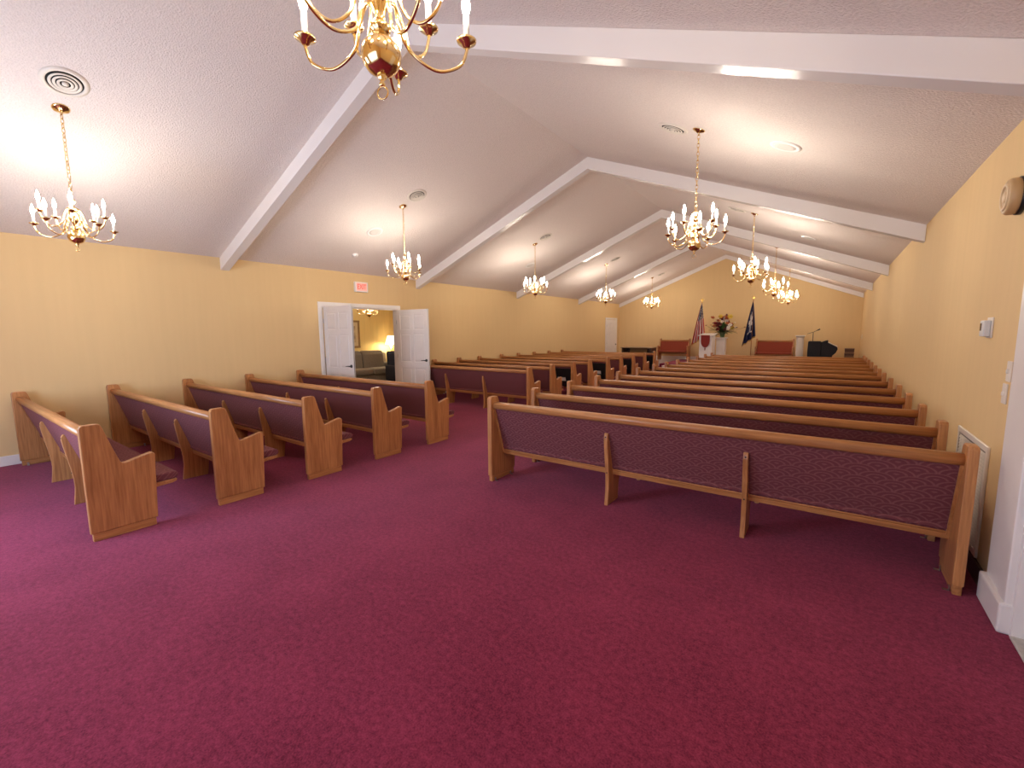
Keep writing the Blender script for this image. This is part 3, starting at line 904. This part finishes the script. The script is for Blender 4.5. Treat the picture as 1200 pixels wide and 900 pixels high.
for i, (hh, lb) in enumerate([(.34, 'large brown box at bottom of the stack by right wall'), (.06, 'thin tan box low in the stack by right wall'), (.07, 'brown box in the middle of the stack by right wall'), (.06, 'tan box second from top of stack by right wall'), (.10, 'dark brown box on top of the stack by right wall')]):
    t = thing('storage_box', lb, 'box', (.55, 19.0, z), group='boxes stacked by the right wall')
    w = .13 - (.006 if i % 2 else 0)
    bm = B(); box(bm, -w, w, -.15, .15, 0, hh - .02, .004, 1); obj('body', bm, bx2 if i % 2 else bx, t)
    bm = B(); box(bm, -w - .006, w + .006, -.156, .156, hh - .024, hh - .002, .003, 1); obj('lid', bm, bx if i % 2 else bx2, t)
    z += hh - .002

# dark spinet organ at the left of the platform
og = thing('spinet_organ', 'dark wooden organ beyond the far left pews', 'organ', (-6.18, 16.9, 0))
bm = B(); box(bm, -.60, -.54, 0, .62, 0, .93, .006, 1); box(bm, .54, .60, 0, .62, 0, .93, .006, 1); box(bm, -.54, .54, .5, .6, 0, .9, .004, 1); obj('case', bm, walnut, og)
bm = B(); box(bm, -.64, .64, -.03, .66, .93, .955, .005, 1); obj('top', bm, mat('organ_top', (.30, .20, .12), .3), og)
bm = B(); prism(bm, [(.36, .74), (.39, .74), (.46, .92), (.43, .92)], 'x', -.40, .30); obj('music_desk', bm, mat('music_desk_wood', (.34, .19, .08), .5), og)
bm = B(); box(bm, -.54, .54, .02, .5, .60, .68, .005, 1); obj('key_bed', bm, walnut, og)
key0 = None
for k in range(36):
    if key0 is None:
        bm = B(); box(bm, 0, .027, .03, .18, .68, .695); key0 = ko = obj('key', bm, fwhite, og)
    else: ko = key0.copy(); COL.objects.link(ko)
    ko.location = (-.52 + k * .029, 0, 0)

# white items near the front of the aisle
t = thing('white_box', 'small white box on floor before the platform', 'box', (-4.85, 16.35, 0))
bm = B(); box(bm, -.11, .11, -.1, .1, 0, .30, .006, 1); obj('body', bm, white_m, t)
bm = B(); box(bm, -.115, .115, -.105, .105, .295, .33, .005, 1); obj('lid', bm, white_m, t)
t = thing('step_stool', 'low cream step before the platform', 'step', (-4.35, 16.5, 0))
bm = B(); box(bm, -.22, .22, -.15, .15, .24, .29, .006, 1); obj('tread', bm, plastic, t)
for x in (-.2, .16):
    bm = B(); box(bm, x, x + .04, -.13, .13, 0, .245, .004, 1); obj('leg', bm, plastic, t)

# ------------------------------------------------------------------ side room beyond the double doors
SX0, SX1, SY0, SY1, SZ = -12.5, XL - T, 3.6, 11.2, 2.62
swall = mat('side_room_wall', (0.80, 0.58, 0.22), .75, vary=(3, .05, (4, 4, .3)))
bm = B(); box(bm, SX0 - .1, SX1, SY0 - .1, SY1 + .1, -.12, 0); struct('side_room_floor', bm, mat('side_room_carpet', (.20, .12, .07), .95, bump=(300, .4)), 'brown carpet of the room beyond the doors')
bm = B(); box(bm, SX0 - .1, SX1, SY0 - .1, SY1 + .1, SZ, SZ + .1); struct('side_room_ceiling', bm, ceil_m, 'flat ceiling of the room beyond the doors')
bm = B(); box(bm, SX0 - .1, SX0, SY0 - .1, SY1 + .1, 0, SZ); box(bm, SX0, SX1, SY0 - .1, SY0, 0, SZ); box(bm, SX0, SX1, SY1, SY1 + .1, 0, SZ)
struct('side_room_wall', bm, swall, 'golden yellow walls of the room beyond the doors')

# sofa against the far wall of the side room, facing +x
so = thing('sofa', 'taupe upholstered sofa in the room beyond the doors', 'sofa', (SX0 + .06, 8.53, 0))
bm = B(); box(bm, 0, .92, -1.05, 1.05, .06, .30, .03, 3); obj('base', bm, sofa_m, so)
bm = B(); prism(bm, [(.02, .28), (.30, .28), (.24, .92), (.18, .96), (.08, .96), (.02, .9)], 'y', -1.05, 1.05, bev=.03, seg=3); obj('back_frame', bm, sofa_m, so)
for y0 in (-.84, .005):
    bm = B(); box(bm, .24, .97, y0, y0 + .835, .30, .50, .06, 4); o = obj('seat_cushion', bm, sofa_m, so)
    bm = B(); prism(bm, [(.24, .46), (.44, .46), (.40, .92), (.34, 1.02), (.24, 1.04), (.17, .97)], 'y', y0 + .01, y0 + .825, bev=.05, seg=4); o = obj('back_cushion', bm, sofa_m, so)
for y0 in (-1.07, .84):
    bm = B(); box(bm, .03, .93, y0, y0 + .23, .08, .64, .07, 4); obj('arm', bm, sofa_m, so)
for x in (.06, .84):
    for y in (-1.0, .95):
        bm = B(); box(bm, x, x + .05, y, y + .05, 0, .07); obj('foot', bm, walnut, so)

# end table, lamp
et = thing('end_table', 'small wooden end table under the lit lamp', 'table', (-12.15, 9.86, 0))
bm = B(); box(bm, -.26, .26, -.24, .24, .58, .61, .006, 1); obj('table_top', bm, walnut, et)
for x in (-.23, .19):
    for y in (-.21, .17):
        bm = B(); box(bm, x, x + .04, y, y + .04, 0, .58); obj('leg', bm, walnut, et)
lp = thing('table_lamp', 'lit table lamp with a white tapered shade', 'lamp', (-12.15, 9.76, .61))
bm = B(); lathe(bm, [(0, 0), (.08, 0), (.08, .02), (.03, .04), (.06, .14), (.065, .22), (.03, .32), (.012, .36), (.012, .48), (0, .48)], 20); obj('base', bm, brass, lp)
bm = B(); lathe(bm, [(.20, .60), (.105, .90), (.102, .90), (.197, .60)], 28); obj('shade', bm, mat('lit_shade', (.95, .88, .75), .7, emit=(1, .80, .52), estr=3.2), lp)
bm = B(); lathe(bm, [(0, .50), (.02, .51), (.03, .57), (.02, .62), (0, .63)], 12); obj('bulb', bm, mat('lamp_bulb', (1, .95, .85), .3, emit=(1, .78, .48), estr=420), lp)
bm = B(); tube(bm, [(0, 0, .47), (0, 0, .51)], .012, 8); obj('socket', bm, brass, lp)

# picture
pc = thing('framed_picture', 'picture in a gilt frame on the side room wall', 'picture', (SX0, 8.42, 1.57))
bm = B()
for y0, y1, z0, z1 in ((-.36, -.30, -.44, .44), (.30, .36, -.44, .44), (-.362, .362, -.442, -.38), (-.362, .362, .38, .442)): box(bm, 0, .035 + (.002 if y1 - y0 > .5 else 0), y0, y1, z0, z1, .006, 1)
obj('frame', bm, mat('old_gilt', (.30, .17, .06), .45), pc)
bm = B(); box(bm, .004, .012, -.305, .305, -.385, .385); obj('mat_board', bm, mat('picture_mount', (.62, .47, .27), .8), pc)
bm = B(); box(bm, .012, .015, -.2, .2, -.26, .26); obj('print', bm, mat('print_tones', (.42, .30, .17), .8, vary=(6, .5, (1, 1, 1))), pc)

# navy armchair
ac = thing('wing_chair', 'dark navy armchair just inside the open doorway', 'chair', (-10.7, 9.0, 0), (0, 0, math.radians(75)))
bm = B(); box(bm, -.36, .36, -.36, .34, .14, .36, .04, 3); obj('seat_base', bm, navy_m, ac)
bm = B(); box(bm, -.27, .27, -.38, .2, .36, .48, .05, 4); obj('seat_cushion', bm, navy_m, ac)
bm = B(); prism(bm, [(.18, .3), (.36, .3), (.42, .95), (.38, 1.04), (.30, 1.04), (.25, .98)], 'x', -.34, .34, bev=.04, seg=3); obj('backrest', bm, navy_m, ac)
for x in (-.42, .28):
    bm = B(); box(bm, x, x + .14, -.34, .36, .14, .62, .05, 4); obj('arm', bm, navy_m, ac)
for x in (-.33, .27):
    for y in (-.33, .27):
        bm = B(); box(bm, x, x + .05, y, y + .05, 0, .15); obj('leg', bm, walnut, ac)

# side-room chandelier
o = copy_tree(proto)
o.location = (-10.5, 7.72, 2.12); o.rotation_euler = (0, 0, .4)
tag(o, 'brass chandelier seen through the open doorway in the side room', 'chandelier', 'brass chandeliers')
for ch in list(o.children):
    if ch.name.startswith('canopy'):
        ch.rotation_euler = (0, 0, 0); ch.location = (0, 0, SZ - 2.12)
    if ch.name.startswith('chain'):
        ch.scale = (1, 1, .36); ch.location = (0, 0, .26)
